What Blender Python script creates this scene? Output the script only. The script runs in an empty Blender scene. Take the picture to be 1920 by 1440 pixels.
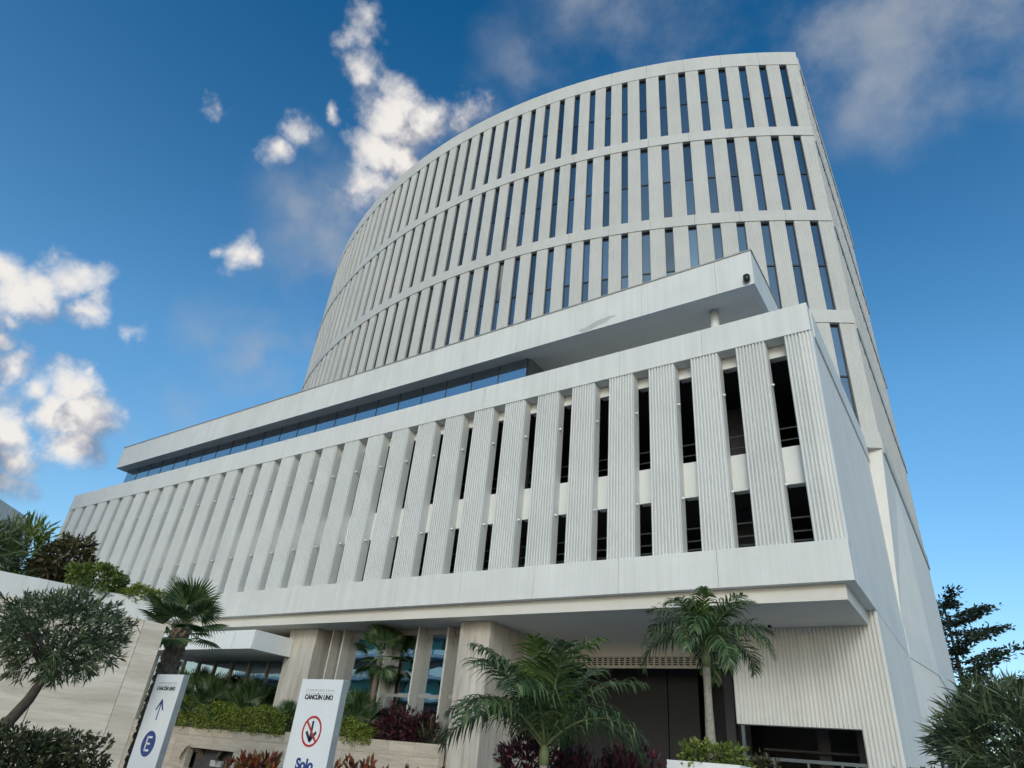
import bpy, math, random
import numpy as np
from mathutils import Matrix, Vector

random.seed(7)
RNG = np.random.default_rng(7)
scene = bpy.context.scene
COL = scene.collection
R = math.radians

# ------------------------------------------------------------------ camera
cam_data = bpy.data.cameras.new('camera')
cam = bpy.data.objects.new('camera', cam_data)
COL.objects.link(cam)
EYE = 1.6
cam_data.sensor_width = 36.0
cam_data.lens = 1227.25 / 1920 * 36.0
cam_data.clip_start = 0.05
cam_data.clip_end = 4000
cx = Vector((0.831932, 0.54784, 0.088099)); cy = Vector((0.21715, -0.467553, 0.856878)); cf = Vector((-0.510623, 0.693733, 0.507936))
M = Matrix.Identity(4)
for i in range(3):
    M[i][0], M[i][1], M[i][2] = cx[i], cy[i], -cf[i]
M[0][3], M[1][3], M[2][3] = 0, 0, EYE
cam.matrix_world = M
scene.camera = cam

# ------------------------------------------------------------------ world, sun, exposure
SUN_EL, SUN_DIR = R(23), Vector((0.36, -0.93, 0)).normalized()
sun_vec = Vector((SUN_DIR.x * math.cos(SUN_EL), SUN_DIR.y * math.cos(SUN_EL), math.sin(SUN_EL)))
world = bpy.data.worlds.new('World')
scene.world = world
world.use_nodes = True
nt = world.node_tree
nt.nodes.clear()
N = nt.nodes.new
L = nt.links.new
SKY_STRENGTH = 0.12
CLOUDS = [(-0.878, 0.152, 0.454, 0.034, 1.0), (-0.877, 0.179, 0.445, 0.035, 1.0), (-0.866, 0.197, 0.46, 0.034, 1.0), (-0.847, 0.212, 0.487, 0.037, 1.0), (-0.848, 0.247, 0.47, 0.032, 1.0), (-0.84, 0.281, 0.464, 0.027, 0.85), (-0.888, 0.189, 0.419, 0.026, 0.8), (-0.9, 0.191, 0.392, 0.024, 0.9), (-0.905, 0.213, 0.368, 0.032, 1.0), (-0.9, 0.245, 0.361, 0.027, 0.9), (-0.887, 0.272, 0.373, 0.039, 1.0), (-0.888, 0.302, 0.346, 0.042, 1.0), (-0.899, 0.271, 0.344, 0.031, 1.0), (-0.899, 0.314, 0.304, 0.035, 1.0), (-0.922, 0.244, 0.299, 0.036, 1.0), (-0.924, 0.268, 0.274, 0.036, 0.95), (-0.93, 0.27, 0.248, 0.036, 0.8), (-0.893, 0.214, 0.396, 0.018, 0.7), (-0.878, 0.268, 0.397, 0.014, 0.9), (-0.906, 0.148, 0.398, 0.067, 1.0), (-0.934, 0.207, 0.291, 0.07, 1.0), (-0.518, 0.37, 0.771, 0.052, 1.05), (-0.495, 0.395, 0.774, 0.042, 1.0), (-0.551, 0.388, 0.739, 0.05, 1.0), (-0.532, 0.411, 0.74, 0.05, 1.0), (-0.587, 0.403, 0.702, 0.058, 0.85), (-0.618, 0.385, 0.685, 0.043, 0.7), (-0.512, 0.308, 0.802, 0.033, 0.8), (-0.486, 0.278, 0.828, 0.035, 0.75), (-0.505, 0.287, 0.814, 0.029, 0.7), (-0.503, 0.343, 0.793, 0.034, 0.75), (-0.455, 0.428, 0.781, 0.054, 0.7), (-0.414, 0.447, 0.793, 0.04, 0.6), (-0.631, 0.293, 0.718, 0.033, 0.95), (-0.658, 0.291, 0.694, 0.029, 0.85), (-0.613, 0.318, 0.723, 0.023, 0.6), (-0.577, 0.318, 0.752, 0.016, 0.8), (-0.681, 0.207, 0.703, 0.019, 0.75), (-0.747, 0.329, 0.578, 0.027, 0.8), (-0.736, 0.346, 0.582, 0.019, 0.7), (-0.757, 0.312, 0.575, 0.017, 0.7), (-0.344, 0.443, 0.828, 0.053, 0.58), (-0.38, 0.447, 0.81, 0.036, 0.55), (-0.225, 0.463, 0.857, 0.084, 0.56), (-0.131, 0.542, 0.83, 0.105, 0.6), (-0.023, 0.561, 0.827, 0.132, 0.66), (0.086, 0.592, 0.801, 0.136, 0.66), (0.169, 0.627, 0.761, 0.116, 0.68), (0.031, 0.629, 0.777, 0.091, 0.58), (0.137, 0.66, 0.739, 0.09, 0.6), (-0.25, 0.418, 0.873, 0.068, 0.55), (-0.747, 0.468, 0.472, 0.071, 0.66), (-0.77, 0.428, 0.473, 0.059, 0.62), (-0.727, 0.502, 0.468, 0.053, 0.62), (-0.784, 0.378, 0.492, 0.042, 0.5), (-0.794, 0.437, 0.422, 0.036, 0.55), (-0.842, 0.384, 0.38, 0.049, 0.55), (-0.869, 0.352, 0.347, 0.04, 0.55), (-0.856, 0.381, 0.35, 0.055, 0.55), (-0.664, 0.417, 0.62, 0.081, 0.64), (-0.624, 0.407, 0.667, 0.066, 0.64), (-0.729, 0.434, 0.529, 0.037, 0.5), (-0.669, 0.363, 0.648, 0.056, 0.56)]
# the same kind of clouds carries on outside the frame
_r = random.Random(3)
for i in range(11):
    az = _r.uniform(60, 300); el = _r.uniform(12, 62)
    az = R(az + 36)
    d0 = Vector((-math.sin(az) * math.cos(R(el)), math.cos(az) * math.cos(R(el)), math.sin(R(el))))
    if d0.dot(cf) > .58: continue
    for k in range(1):
        d1 = (d0 + Vector((_r.uniform(-.09, .09), _r.uniform(-.09, .09), _r.uniform(-.04, .04)))).normalized()
        CLOUDS.append((d1.x, d1.y, d1.z, _r.uniform(.05, .12), _r.choice((1, .8, .6))))

def vmath(op, a, b=None, scale=None):
    n = N('ShaderNodeVectorMath'); n.operation = op
    for i, v in ((0, a), (1, b)):
        if v is None: continue
        if isinstance(v, (tuple, list, Vector)): n.inputs[i].default_value = tuple(v)
        else: L(v, n.inputs[i])
    if scale is not None: n.inputs['Scale'].default_value = scale
    return n
def smath(op, a, b=None, clamp=False):
    n = N('ShaderNodeMath'); n.operation = op; n.use_clamp = clamp
    for i, v in ((0, a), (1, b)):
        if v is None: continue
        if isinstance(v, (int, float)): n.inputs[i].default_value = v
        else: L(v, n.inputs[i])
    return n.outputs[0]
def fbm(vec, scale, detail, rough=.55):
    n = N('ShaderNodeTexNoise'); n.inputs['Scale'].default_value = scale
    n.inputs['Detail'].default_value = detail; n.inputs['Roughness'].default_value = rough
    L(vec, n.inputs['Vector']); return n

tc = N('ShaderNodeTexCoord')
sky = N('ShaderNodeTexSky'); sky.sky_type = 'NISHITA'; sky.sun_disc = False
sky.sun_elevation = SUN_EL
sky.sun_rotation = math.atan2(SUN_DIR.x, SUN_DIR.y)
sky.air_density = 1.0; sky.dust_density = 1.2; sky.ozone_density = 2.2
gen = tc.outputs['Generated']
dn = fbm(gen, 7.0, 4, .6)
off = vmath('SUBTRACT', dn.outputs['Color'], (.5, .5, .5))
ddir = vmath('ADD', gen, vmath('SCALE', off.outputs[0], scale=.085).outputs[0]).outputs[0]
LIGHT = (-.022, -.018, .040)
updir = vmath('ADD', ddir, LIGHT).outputs[0]
def field(vec, blobs, k):
    acc = None
    for (a, b, c, r, w) in blobs:
        dist = vmath('DISTANCE', vec, (a, b, c)).outputs['Value']
        n = N('ShaderNodeMath'); n.operation = 'MULTIPLY_ADD'
        L(dist, n.inputs[0]); n.inputs[1].default_value = -w / (k*r); n.inputs[2].default_value = w*1.06
        acc = n.outputs[0] if acc is None else smath('MAXIMUM', acc, n.outputs[0])
    return smath('MAXIMUM', acc, 0.0)
def smooth(v, a, b, c=0, d=1):
    m = N('ShaderNodeMapRange'); m.interpolation_type = 'SMOOTHSTEP'
    for nm, x in (('From Min', a), ('From Max', b), ('To Min', c), ('To Max', d)): m.inputs[nm].default_value = x
    L(v, m.inputs['Value']); return m.outputs[0]
puffs = [c for c in CLOUDS if c[4] >= .7]; wisps = [c for c in CLOUDS if c[4] < .7]
acc = field(ddir, puffs, 1.42); accu = field(updir, puffs, 1.42); accw = field(ddir, wisps, 1.9)
fine = fbm(gen, 12.0, 9, .62)
fine2 = fbm(vmath('ADD', gen, (LIGHT[0]*.45, LIGHT[1]*.45, LIGHT[2]*.45)).outputs[0], 12.0, 5, .62)
nz = smath('SUBTRACT', fine.outputs['Fac'], .5); nz2 = smath('SUBTRACT', fine2.outputs['Fac'], .5)
body = smath('ADD', smath('SUBTRACT', acc, .36), smath('MULTIPLY', nz, 1.6))
gate = smooth(acc, .05, .25)
dens = smath('MULTIPLY', smooth(body, -.08, .58), gate)
wn = fbm(gen, 5.0, 8, .58)
wbody = smath('MULTIPLY', accw, smooth(wn.outputs['Fac'], .25, .78))
densw = smooth(wbody, .02, .60, 0, .75)
# tops and sunward flanks of the puffs are bright, undersides grey
lit = smath('ADD', smath('MULTIPLY', smath('SUBTRACT', acc, accu), 1.5), smath('MULTIPLY', smath('SUBTRACT', nz, nz2), 2.8))
litc = smath('ADD', lit, .20, True)
cr = N('ShaderNodeValToRGB')
cr.color_ramp.elements[0].position = .04; cr.color_ramp.elements[0].color = (.24, .30, .42, 1)
cr.color_ramp.elements[1].position = .92; cr.color_ramp.elements[1].color = (.98, .935, .885, 1)
e = cr.color_ramp.elements.new(.40); e.color = (.52, .52, .57, 1)
L(litc, cr.inputs['Fac'])
skyc = N('ShaderNodeHueSaturation'); skyc.inputs['Saturation'].default_value = 1.16; skyc.inputs['Value'].default_value = 1.0
sepz = N('ShaderNodeSeparateXYZ'); L(gen, sepz.inputs[0])
tr_ = N('ShaderNodeValToRGB'); tr_.color_ramp.elements[0].position = .0; tr_.color_ramp.elements[0].color = (1.5, 1.5, 1.45, 1)
tr_.color_ramp.elements[1].position = .88; tr_.color_ramp.elements[1].color = (.62, 1.04, 1.24, 1)
e = tr_.color_ramp.elements.new(.48); e.color = (1.42, 1.72, 1.72, 1)
L(sepz.outputs[2], tr_.inputs['Fac'])
tint = vmath('MULTIPLY', sky.outputs[0], tr_.outputs[0])
L(tint.outputs[0], skyc.inputs['Color'])
cl = vmath('SCALE', cr.outputs[0], scale=.92 / SKY_STRENGTH)
def blend(fac, a, b):
    m = N('ShaderNodeMix'); m.data_type = 'RGBA'; L(fac, m.inputs[0]); L(a, m.inputs[6])
    if isinstance(b, tuple): m.inputs[7].default_value = b
    else: L(b, m.inputs[7])
    return m.outputs[2]
wc = .44 / SKY_STRENGTH
sky1 = blend(densw, skyc.outputs[0], (wc*.92, wc*1.0, wc*1.12, 1))
sky2 = blend(smath('MULTIPLY', dens, .97), sky1, cl.outputs[0])
bg = N('ShaderNodeBackground'); bg.inputs['Strength'].default_value = SKY_STRENGTH
L(sky2, bg.inputs['Color'])
wo = N('ShaderNodeOutputWorld'); L(bg.outputs[0], wo.inputs['Surface'])

sun_data = bpy.data.lights.new('sun', 'SUN')
sun_data.energy = 1.0; sun_data.angle = R(16); sun_data.color = (1, .95, .89)
sun = bpy.data.objects.new('sun', sun_data); COL.objects.link(sun)
sun.rotation_euler = sun_vec.to_track_quat('Z', 'Y').to_euler()
scene.view_settings.view_transform = 'Standard'
scene.view_settings.look = 'None'
scene.view_settings.gamma = 1
scene.view_settings.exposure = 0.0
scene.cycles.use_denoising = True
scene.cycles.max_bounces = 8
scene.cycles.transparent_max_bounces = 12
scene.cycles.caustics_reflective = False
scene.cycles.caustics_refractive = False

# ------------------------------------------------------------------ helpers
class MB:
    def __init__(s): s.v = []; s.f = []
    def quad(s, a, b, c, d):
        i = len(s.v); s.v += [a, b, c, d]; s.f.append((i, i+1, i+2, i+3))
    def box(s, x0, x1, y0, y1, z0, z1):
        i = len(s.v)
        s.v += [(x0,y0,z0),(x1,y0,z0),(x1,y1,z0),(x0,y1,z0),(x0,y0,z1),(x1,y0,z1),(x1,y1,z1),(x0,y1,z1)]
        s.f += [tuple(i+k for k in q) for q in ((0,3,2,1),(4,5,6,7),(0,1,5,4),(1,2,6,5),(2,3,7,6),(3,0,4,7))]
        return s
    def prism(s, poly, z0, z1):
        i = len(s.v); n = len(poly)
        s.v += [(x, y, z0) for x, y in poly] + [(x, y, z1) for x, y in poly]
        s.f += [(i+k, i+(k+1) % n, i+n+(k+1) % n, i+n+k) for k in range(n)]
        s.f += [tuple(i+n-1-k for k in range(n)), tuple(i+n+k for k in range(n))]
        return s
    def tube(s, pts, rad, n=8, cap=True):
        i0 = len(s.v); pts = [Vector(p) for p in pts]
        if not isinstance(rad, (list, tuple)): rad = [rad] * len(pts)
        prev = None
        for k, p in enumerate(pts):
            t = (pts[min(k+1, len(pts)-1)] - pts[max(k-1, 0)]).normalized()
            u = prev - t * prev.dot(t) if prev else t.orthogonal()
            u.normalize(); prev = u; w = t.cross(u)
            for a in range(n):
                q = p + (u * math.cos(2*math.pi*a/n) + w * math.sin(2*math.pi*a/n)) * rad[k]
                s.v.append(tuple(q))
        for k in range(len(pts)-1):
            for a in range(n):
                b = (a+1) % n
                s.f.append((i0+k*n+a, i0+k*n+b, i0+(k+1)*n+b, i0+(k+1)*n+a))
        if cap:
            s.f.append(tuple(i0+n-1-a for a in range(n)))
            s.f.append(tuple(i0+(len(pts)-1)*n+a for a in range(n)))
        return s
    def mesh(s, name, mat, smooth=False):
        me = bpy.data.meshes.new(name)
        me.from_pydata([tuple(v) for v in s.v], [], s.f)
        me.materials.append(mat)
        if smooth: me.polygons.foreach_set('use_smooth', [True] * len(me.polygons))
        me.update()
        return me
    def build(s, name, mat, parent=None, smooth=False):
        return place(s.mesh(name, mat, smooth), name, parent)
def place(me, name, parent=None, loc=None, rotz=0, world=False):
    o = bpy.data.objects.new(name, me); COL.objects.link(o)
    if loc is not None: o.location = loc
    if rotz: o.rotation_euler = (0, 0, rotz)
    if parent is not None:
        o.parent = parent
        if parent.type == 'EMPTY' and not world:
            pass
    return o
def empty(name, loc=(0, 0, 0)):
    o = bpy.data.objects.new(name, None); COL.objects.link(o); o.location = loc; o.empty_display_size = .3
    return o
def tag(o, label=None, cat=None, group=None, kind=None):
    if label: o['label'] = label
    if cat: o['category'] = cat
    if group: o['group'] = group
    if kind: o['kind'] = kind
    return o
def box(name, mat, parent, *d): return MB().box(*d).build(name, mat, parent)
def quads_mesh(name, V, mat, smooth=False):
    """V: array (n,4,3) of loose quads"""
    V = np.asarray(V, dtype=np.float32); n = len(V)
    me = bpy.data.meshes.new(name)
    me.vertices.add(4*n); me.vertices.foreach_set('co', V.reshape(-1))
    me.loops.add(4*n); me.loops.foreach_set('vertex_index', np.arange(4*n, dtype=np.int32))
    me.polygons.add(n); me.polygons.foreach_set('loop_start', np.arange(0, 4*n, 4, dtype=np.int32))
    me.polygons.foreach_set('loop_total', np.full(n, 4, dtype=np.int32))
    me.materials.append(mat); me.update(calc_edges=True); me.validate()
    return me

# ------------------------------------------------------------------ materials
def mat_new(name):
    m = bpy.data.materials.new(name); m.use_nodes = True
    t = m.node_tree; t.nodes.clear()
    out = t.nodes.new('ShaderNodeOutputMaterial'); b = t.nodes.new('ShaderNodeBsdfPrincipled')
    t.links.new(b.outputs[0], out.inputs['Surface'])
    return m, t, b, out
def noise(t, scale, detail=4, rough=.55, stretch=None, coord='pos'):
    n = t.nodes.new('ShaderNodeTexNoise'); n.inputs['Scale'].default_value = scale
    n.inputs['Detail'].default_value = detail; n.inputs['Roughness'].default_value = rough
    if coord == 'pos':
        g = t.nodes.new('ShaderNodeNewGeometry'); src = g.outputs['Position']
    else:
        g = t.nodes.new('ShaderNodeTexCoord'); src = g.outputs['Object']
    if stretch:
        mp = t.nodes.new('ShaderNodeMapping'); mp.inputs['Scale'].default_value = stretch
        t.links.new(src, mp.inputs['Vector']); src = mp.outputs[0]
    t.links.new(src, n.inputs['Vector'])
    return n.outputs['Fac']
def ramp(t, fac, stops):
    r = t.nodes.new('ShaderNodeValToRGB'); els = r.color_ramp.elements
    while len(els) < len(stops): els.new(.5)
    for e, (p, c) in zip(els, stops):
        e.position = p; e.color = (*c, 1)
    t.links.new(fac, r.inputs['Fac']); return r.outputs[0]
def mixc(t, fac, a, b, mode='MIX'):
    m = t.nodes.new('ShaderNodeMix'); m.data_type = 'RGBA'; m.blend_type = mode
    for s, v in ((m.inputs[0], fac), (m.inputs[6], a), (m.inputs[7], b)):
        if isinstance(v, (int, float)): s.default_value = v
        elif isinstance(v, tuple): s.default_value = (*v, 1)
        else: t.links.new(v, s)
    return m.outputs[2]
def bump(t, b, height, strength=.3, dist=.02):
    n = t.nodes.new('ShaderNodeBump'); n.inputs['Strength'].default_value = strength; n.inputs['Distance'].default_value = dist
    t.links.new(height, n.inputs['Height']); t.links.new(n.outputs[0], b.inputs['Normal'])
def stucco(name, col, dirt=.82, rough=.85, streak=.5):
    m, t, b, o = mat_new(name)
    a = noise(t, .55, 6, .6)
    base = ramp(t, a, [(.25, tuple(c*.89 for c in col)), (.75, col)])
    st = noise(t, 1.0, 6, .65, (3.2, 3.2, .12))
    sm = ramp(t, st, [(.38, tuple([dirt]*2 + [dirt*.98])), (.60, (1, 1, 1))])
    base = mixc(t, streak, base, sm, 'MULTIPLY')
    g = noise(t, 26, 4, .7)
    base = mixc(t, .35, base, ramp(t, g, [(.3, (.86, .86, .85)), (.7, (1, 1, 1))]), 'MULTIPLY')
    oi = t.nodes.new('ShaderNodeObjectInfo')
    tint = ramp(t, oi.outputs['Random'], [(0, (.955, .955, .95)), (1, (1, 1, 1))])
    base = mixc(t, 1.0, base, tint, 'MULTIPLY')
    t.links.new(base, b.inputs['Base Color']); b.inputs['Roughness'].default_value = rough
    bump(t, b, noise(t, 60, 5, .7), .25, .01)
    return m
def travertine(name, stretch, c1=(.60, .53, .45), c2=(.40, .33, .26)):
    m, t, b, o = mat_new(name)
    oi = t.nodes.new('ShaderNodeObjectInfo')
    g = t.nodes.new('ShaderNodeNewGeometry')
    sh = t.nodes.new('ShaderNodeVectorMath'); sh.operation = 'MULTIPLY_ADD'
    cb = t.nodes.new('ShaderNodeCombineXYZ')
    for i in range(3): t.links.new(oi.outputs['Random'], cb.inputs[i])
    t.links.new(cb.outputs[0], sh.inputs[0]); sh.inputs[1].default_value = (37, 53, 29); t.links.new(g.outputs['Position'], sh.inputs[2])
    def nz(sc, det, st):
        mp = t.nodes.new('ShaderNodeMapping'); mp.inputs['Scale'].default_value = st
        t.links.new(sh.outputs[0], mp.inputs['Vector'])
        n = t.nodes.new('ShaderNodeTexNoise'); n.inputs['Scale'].default_value = sc; n.inputs['Detail'].default_value = det
        n.inputs['Roughness'].default_value = .65; n.inputs['Distortion'].default_value = .3
        t.links.new(mp.outputs[0], n.inputs['Vector']); return n.outputs['Fac']
    a = nz(1.6, 8, stretch); f = nz(5.5, 6, stretch)
    base = ramp(t, a, [(.28, c2), (.5, tuple((p+q)/2*1.06 for p, q in zip(c1, c2))), (.68, c1)])
    base = mixc(t, .55, base, ramp(t, f, [(.36, (.72, .68, .62)), (.55, (1, 1, 1))]), 'MULTIPLY')
    tint = ramp(t, oi.outputs['Random'], [(0, (.86, .85, .84)), (1, (1.0, .99, .97))])
    base = mixc(t, 1.0, base, tint, 'MULTIPLY')
    t.links.new(base, b.inputs['Base Color']); b.inputs['Roughness'].default_value = .62
    bump(t, b, f, .35, .01)
    return m
def plain(name, col, rough=.6, metal=0, var=.12, sc=6):
    m, t, b, o = mat_new(name)
    n = noise(t, sc, 4, .6)
    t.links.new(ramp(t, n, [(.3, tuple(c*(1-var) for c in col)), (.7, tuple(c*(1+var*.4) for c in col))]), b.inputs['Base Color'])
    b.inputs['Roughness'].default_value = rough; b.inputs['Metallic'].default_value = metal
    return m
def glass(name, tint, refl, rough=.02, wave=0, wsc=.5, var=.0):
    m, t, b, o = mat_new(name); t.nodes.remove(b)
    gl = t.nodes.new('ShaderNodeBsdfGlossy'); gl.inputs['Roughness'].default_value = rough; gl.inputs['Color'].default_value = (.92, .96, 1, 1)
    tr = t.nodes.new('ShaderNodeBsdfTransparent'); tr.inputs['Color'].default_value = (*tint, 1)
    lw = t.nodes.new('ShaderNodeLayerWeight'); lw.inputs['Blend'].default_value = .35
    mr = t.nodes.new('ShaderNodeMapRange'); mr.inputs['To Min'].default_value = refl; mr.inputs['To Max'].default_value = .95
    t.links.new(lw.outputs['Fresnel'], mr.inputs['Value'])
    fac = mr.outputs[0]
    if var:
        oi = t.nodes.new('ShaderNodeObjectInfo')
        v = t.nodes.new('ShaderNodeMapRange'); v.inputs['To Min'].default_value = 1-var; v.inputs['To Max'].default_value = 1.0
        t.links.new(oi.outputs['Random'], v.inputs['Value'])
        mm = t.nodes.new('ShaderNodeMath'); mm.operation = 'MULTIPLY'
        t.links.new(fac, mm.inputs[0]); t.links.new(v.outputs[0], mm.inputs[1]); fac = mm.outputs[0]
    mx = t.nodes.new('ShaderNodeMixShader')
    t.links.new(fac, mx.inputs[0]); t.links.new(tr.outputs[0], mx.inputs[1]); t.links.new(gl.outputs[0], mx.inputs[2])
    t.links.new(mx.outputs[0], o.inputs['Surface'])
    if wave:
        n = t.nodes.new('ShaderNodeBump'); n.inputs['Strength'].default_value = wave; n.inputs['Distance'].default_value = .1
        t.links.new(noise(t, wsc, 1, .4), n.inputs['Height']); t.links.new(n.outputs[0], gl.inputs['Normal'])
    return m
def leafmat(name, stops, rough=.6, trans=.3):
    m, t, b, o = mat_new(name)
    g = t.nodes.new('ShaderNodeNewGeometry')
    c = ramp(t, g.outputs['Random Per Island'], stops)
    t.links.new(c, b.inputs['Base Color']); b.inputs['Roughness'].default_value = rough
    tr = t.nodes.new('ShaderNodeBsdfTranslucent'); t.links.new(c, tr.inputs['Color'])
    mx = t.nodes.new('ShaderNodeMixShader'); mx.inputs[0].default_value = trans
    t.links.new(b.outputs[0], mx.inputs[1]); t.links.new(tr.outputs[0], mx.inputs[2]); t.links.new(mx.outputs[0], o.inputs['Surface'])
    return m

WHITE = stucco('white_stucco', (.76, .77, .765), .82, streak=.45)
PIER = stucco('ribbed_concrete', (.74, .75, .745), .88, streak=.2)
TOWER = stucco('tower_concrete', (.575, .57, .55), .88, streak=.3)
BAND = stucco('tower_band_concrete', (.59, .588, .57), .88, streak=.3)
SOFFIT = stucco('soffit_plaster', (.74, .72, .68), .9, streak=.15)
SIDE = stucco('side_wall_stucco', (.80, .79, .76), .84, streak=.4)
RIB = stucco('ribbed_wall_stucco', (.72, .72, .70), .84, streak=.4)
TRAV_V = travertine('travertine_vertical_grain', (1.6, 1.6, .16), (.68, .65, .60), (.40, .365, .32))
TRAV_H = travertine('travertine_horizontal_grain', (.28, .28, 2.4), (.62, .55, .46), (.44, .365, .29))
TRAV_W = travertine('travertine_wall', (.22, .22, 1.9), (.63, .58, .52), (.44, .39, .33))
DARK = plain('shade_toned_concrete', (.045, .046, .05), .8)  # interior shade put into the colour: concrete darkened so the openings read black
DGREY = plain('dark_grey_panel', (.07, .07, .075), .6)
ALU = plain('grey_aluminium', (.36, .36, .35), .45, .3)
FIN = plain('cream_aluminium_fin', (.55, .53, .49), .5)
BLACK = plain('black_metal', (.02, .021, .023), .4)
STEEL = plain('grey_steel_rail', (.12, .14, .15), .45, .4)
TGLASS = glass('tower_glass', (.14, .18, .23), .28, .02, .015, .8, var=.45)
BLIND = plain('window_blind', (.34, .36, .38), .8, 0, .1)
SGLASS = glass('strip_glass', (.05, .09, .15), .46, .02, .02, .4)
LGLASS = glass('lobby_glass', (.16, .20, .21), .60, .01, .035, 1.1)
PAINT = plain('white_paint', (.80, .81, .81), .5, 0, .05)
SIGNW = plain('sign_white', (.70, .73, .76), .35, 0, .04, 3)
NAVY = plain('navy_print', (.035, .06, .22), .45, 0, .1)
INK = plain('black_print', (.03, .035, .05), .45, 0, .1)
RED = plain('red_print', (.42, .035, .04), .45, 0, .1)
GREYP = plain('grey_print', (.36, .38, .41), .5, 0, .1)
PATCH = plain('bare_plaster_patch', (.47, .475, .47), .9)

# parents whose parts are written in world coordinates
def world_parent(name, loc):
    o = empty(name, loc); WORLDP.add(o.name); return o
WORLDP = set()
_place = place
def place(me, name, parent=None, loc=None, rotz=0, world=False):
    o = _place(me, name, parent, loc, rotz)
    if parent is not None and parent.name in WORLDP:
        o.matrix_parent_inverse = Matrix.Translation(-Vector(parent.location))
    return o

# ------------------------------------------------------------------ ground
def paving_mat():
    m, t, b, o = mat_new('concrete_paving')
    a = noise(t, .4, 6, .6); f = noise(t, 14, 5, .7)
    c = ramp(t, a, [(.3, (.36, .345, .32)), (.7, (.46, .44, .41))])
    c = mixc(t, .5, c, ramp(t, f, [(.3, (.8, .8, .8)), (.7, (1, 1, 1))]), 'MULTIPLY')
    t.links.new(c, b.inputs['Base Color']); b.inputs['Roughness'].default_value = .85
    bump(t, b, f, .3, .01); return m
PAVE = paving_mat()
ASPH = plain('asphalt', (.055, .055, .057), .9, 0, .25, 20)
g = MB(); g.quad((-900, -900, 0), (900, -900, 0), (900, 900, 0), (-900, 900, 0))
tag(g.build('ground', PAVE), kind='structure')
g = MB(); g.quad((-300, -16, .004), (300, -16, .004), (300, -4.5, .004), (-300, -4.5, .004))
tag(g.build('road', ASPH), kind='structure')
g = MB(); g.box(-300, 300, -4.5, -4.25, 0, .13)
tag(g.build('kerb', PAVE), kind='structure')

# ------------------------------------------------------------------ office building
XR, YF = -2.53, 20.37
BLD = world_parent('office_building', (-28, 26, 0))
tag(BLD, 'large white office building with curved windowed tower above a ribbed podium', 'office building')

def rib_poly(w, n, d, y0=0.0):
    """plan outline of a ribbed face, left to right, ribs proud by d"""
    pts = []; p = w / n
    for i in range(n):
        x = -w/2 + i*p
        for u, k in ((0, 1), (.13, .82), (.25, .14), (.5, 0), (.75, .14), (.87, .82)):
            pts.append((x + u*p, y0 + k*d))
    pts.append((w/2, y0 + d))
    return pts
def rib_pier(name, w, n, d, depth, h, mat):
    poly = rib_poly(w, n, d)
    mb = MB(); k = len(poly)
    mb.v = [(x, y, 0) for x, y in poly] + [(x, y, h) for x, y in poly]
    mb.f = [(i, i+1, k+i+1, k+i) for i in range(k-1)]
    b = len(mb.v)
    mb.v += [(-w/2, depth, 0), (w/2, depth, 0), (-w/2, depth, h), (w/2, depth, h)]
    mb.f += [(b, 0, k, b+2), (k-1, b+1, b+3, 2*k-1), (b+1, b, b+2, b+3)]
    return mb.mesh(name, mat)

# --- podium: piers, spandrels, lintels, lamps
Z0, Z1, Z2, Z3 = 7.0, 8.18, 15.55, 16.71
PW, PP, GAP = 1.05, 1.687, .637
pier_me = rib_pier('podium_pier', PW, 9, .10, .56, Z2 - Z1, PIER)
end_pier = rib_pier('podium_pier', .92, 8, .10, .56, Z2 - Z1, PIER)
place(end_pier, 'podium_pier', BLD, (-2.99, YF, Z1))
span_me = MB().box(-GAP/2, GAP/2, 0, .3, 10.28, 11.59).mesh('spandrel', PIER)
lint_me = MB().box(-GAP/2, GAP/2, 0, .3, 15.10, 15.56).mesh('lintel', PIER)
lamp_mb = MB(); lamp_mb.tube([(0, 0, 0), (.05, 0, 0), (.10, -.01, 0)], [.045, .045, .035], 10)
lamp_me = lamp_mb.mesh('pier_lamp', PAINT, True)
for k in range(30):
    xr = -4.10 - PP*k
    place(pier_me, 'podium_pier', BLD, (xr - PW/2, YF, Z1))
    place(span_me, 'spandrel', BLD, (xr + GAP/2, YF + .56, 0))
    place(lint_me, 'lintel', BLD, (xr + GAP/2, YF + .56, 0))
    for z in (13.85, 10.17):
        place(lamp_me, 'pier_lamp', BLD, (xr, YF + .27, z))
XL = -55.0
box('end_wall', SIDE, BLD, XL, XL + .5, YF + .02, 32, Z1, Z2)
# interior of the parking levels
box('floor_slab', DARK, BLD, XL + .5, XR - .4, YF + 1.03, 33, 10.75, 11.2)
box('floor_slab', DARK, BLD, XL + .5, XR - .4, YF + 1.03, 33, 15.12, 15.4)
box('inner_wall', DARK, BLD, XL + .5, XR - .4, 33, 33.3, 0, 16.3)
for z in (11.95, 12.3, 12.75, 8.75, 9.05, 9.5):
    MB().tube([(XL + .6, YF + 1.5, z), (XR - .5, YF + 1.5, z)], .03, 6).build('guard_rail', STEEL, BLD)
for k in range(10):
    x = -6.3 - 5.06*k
    box('inner_column', DGREY, BLD, x - .3, x + .3, 24, 24.6, 8, 15.1)
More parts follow.
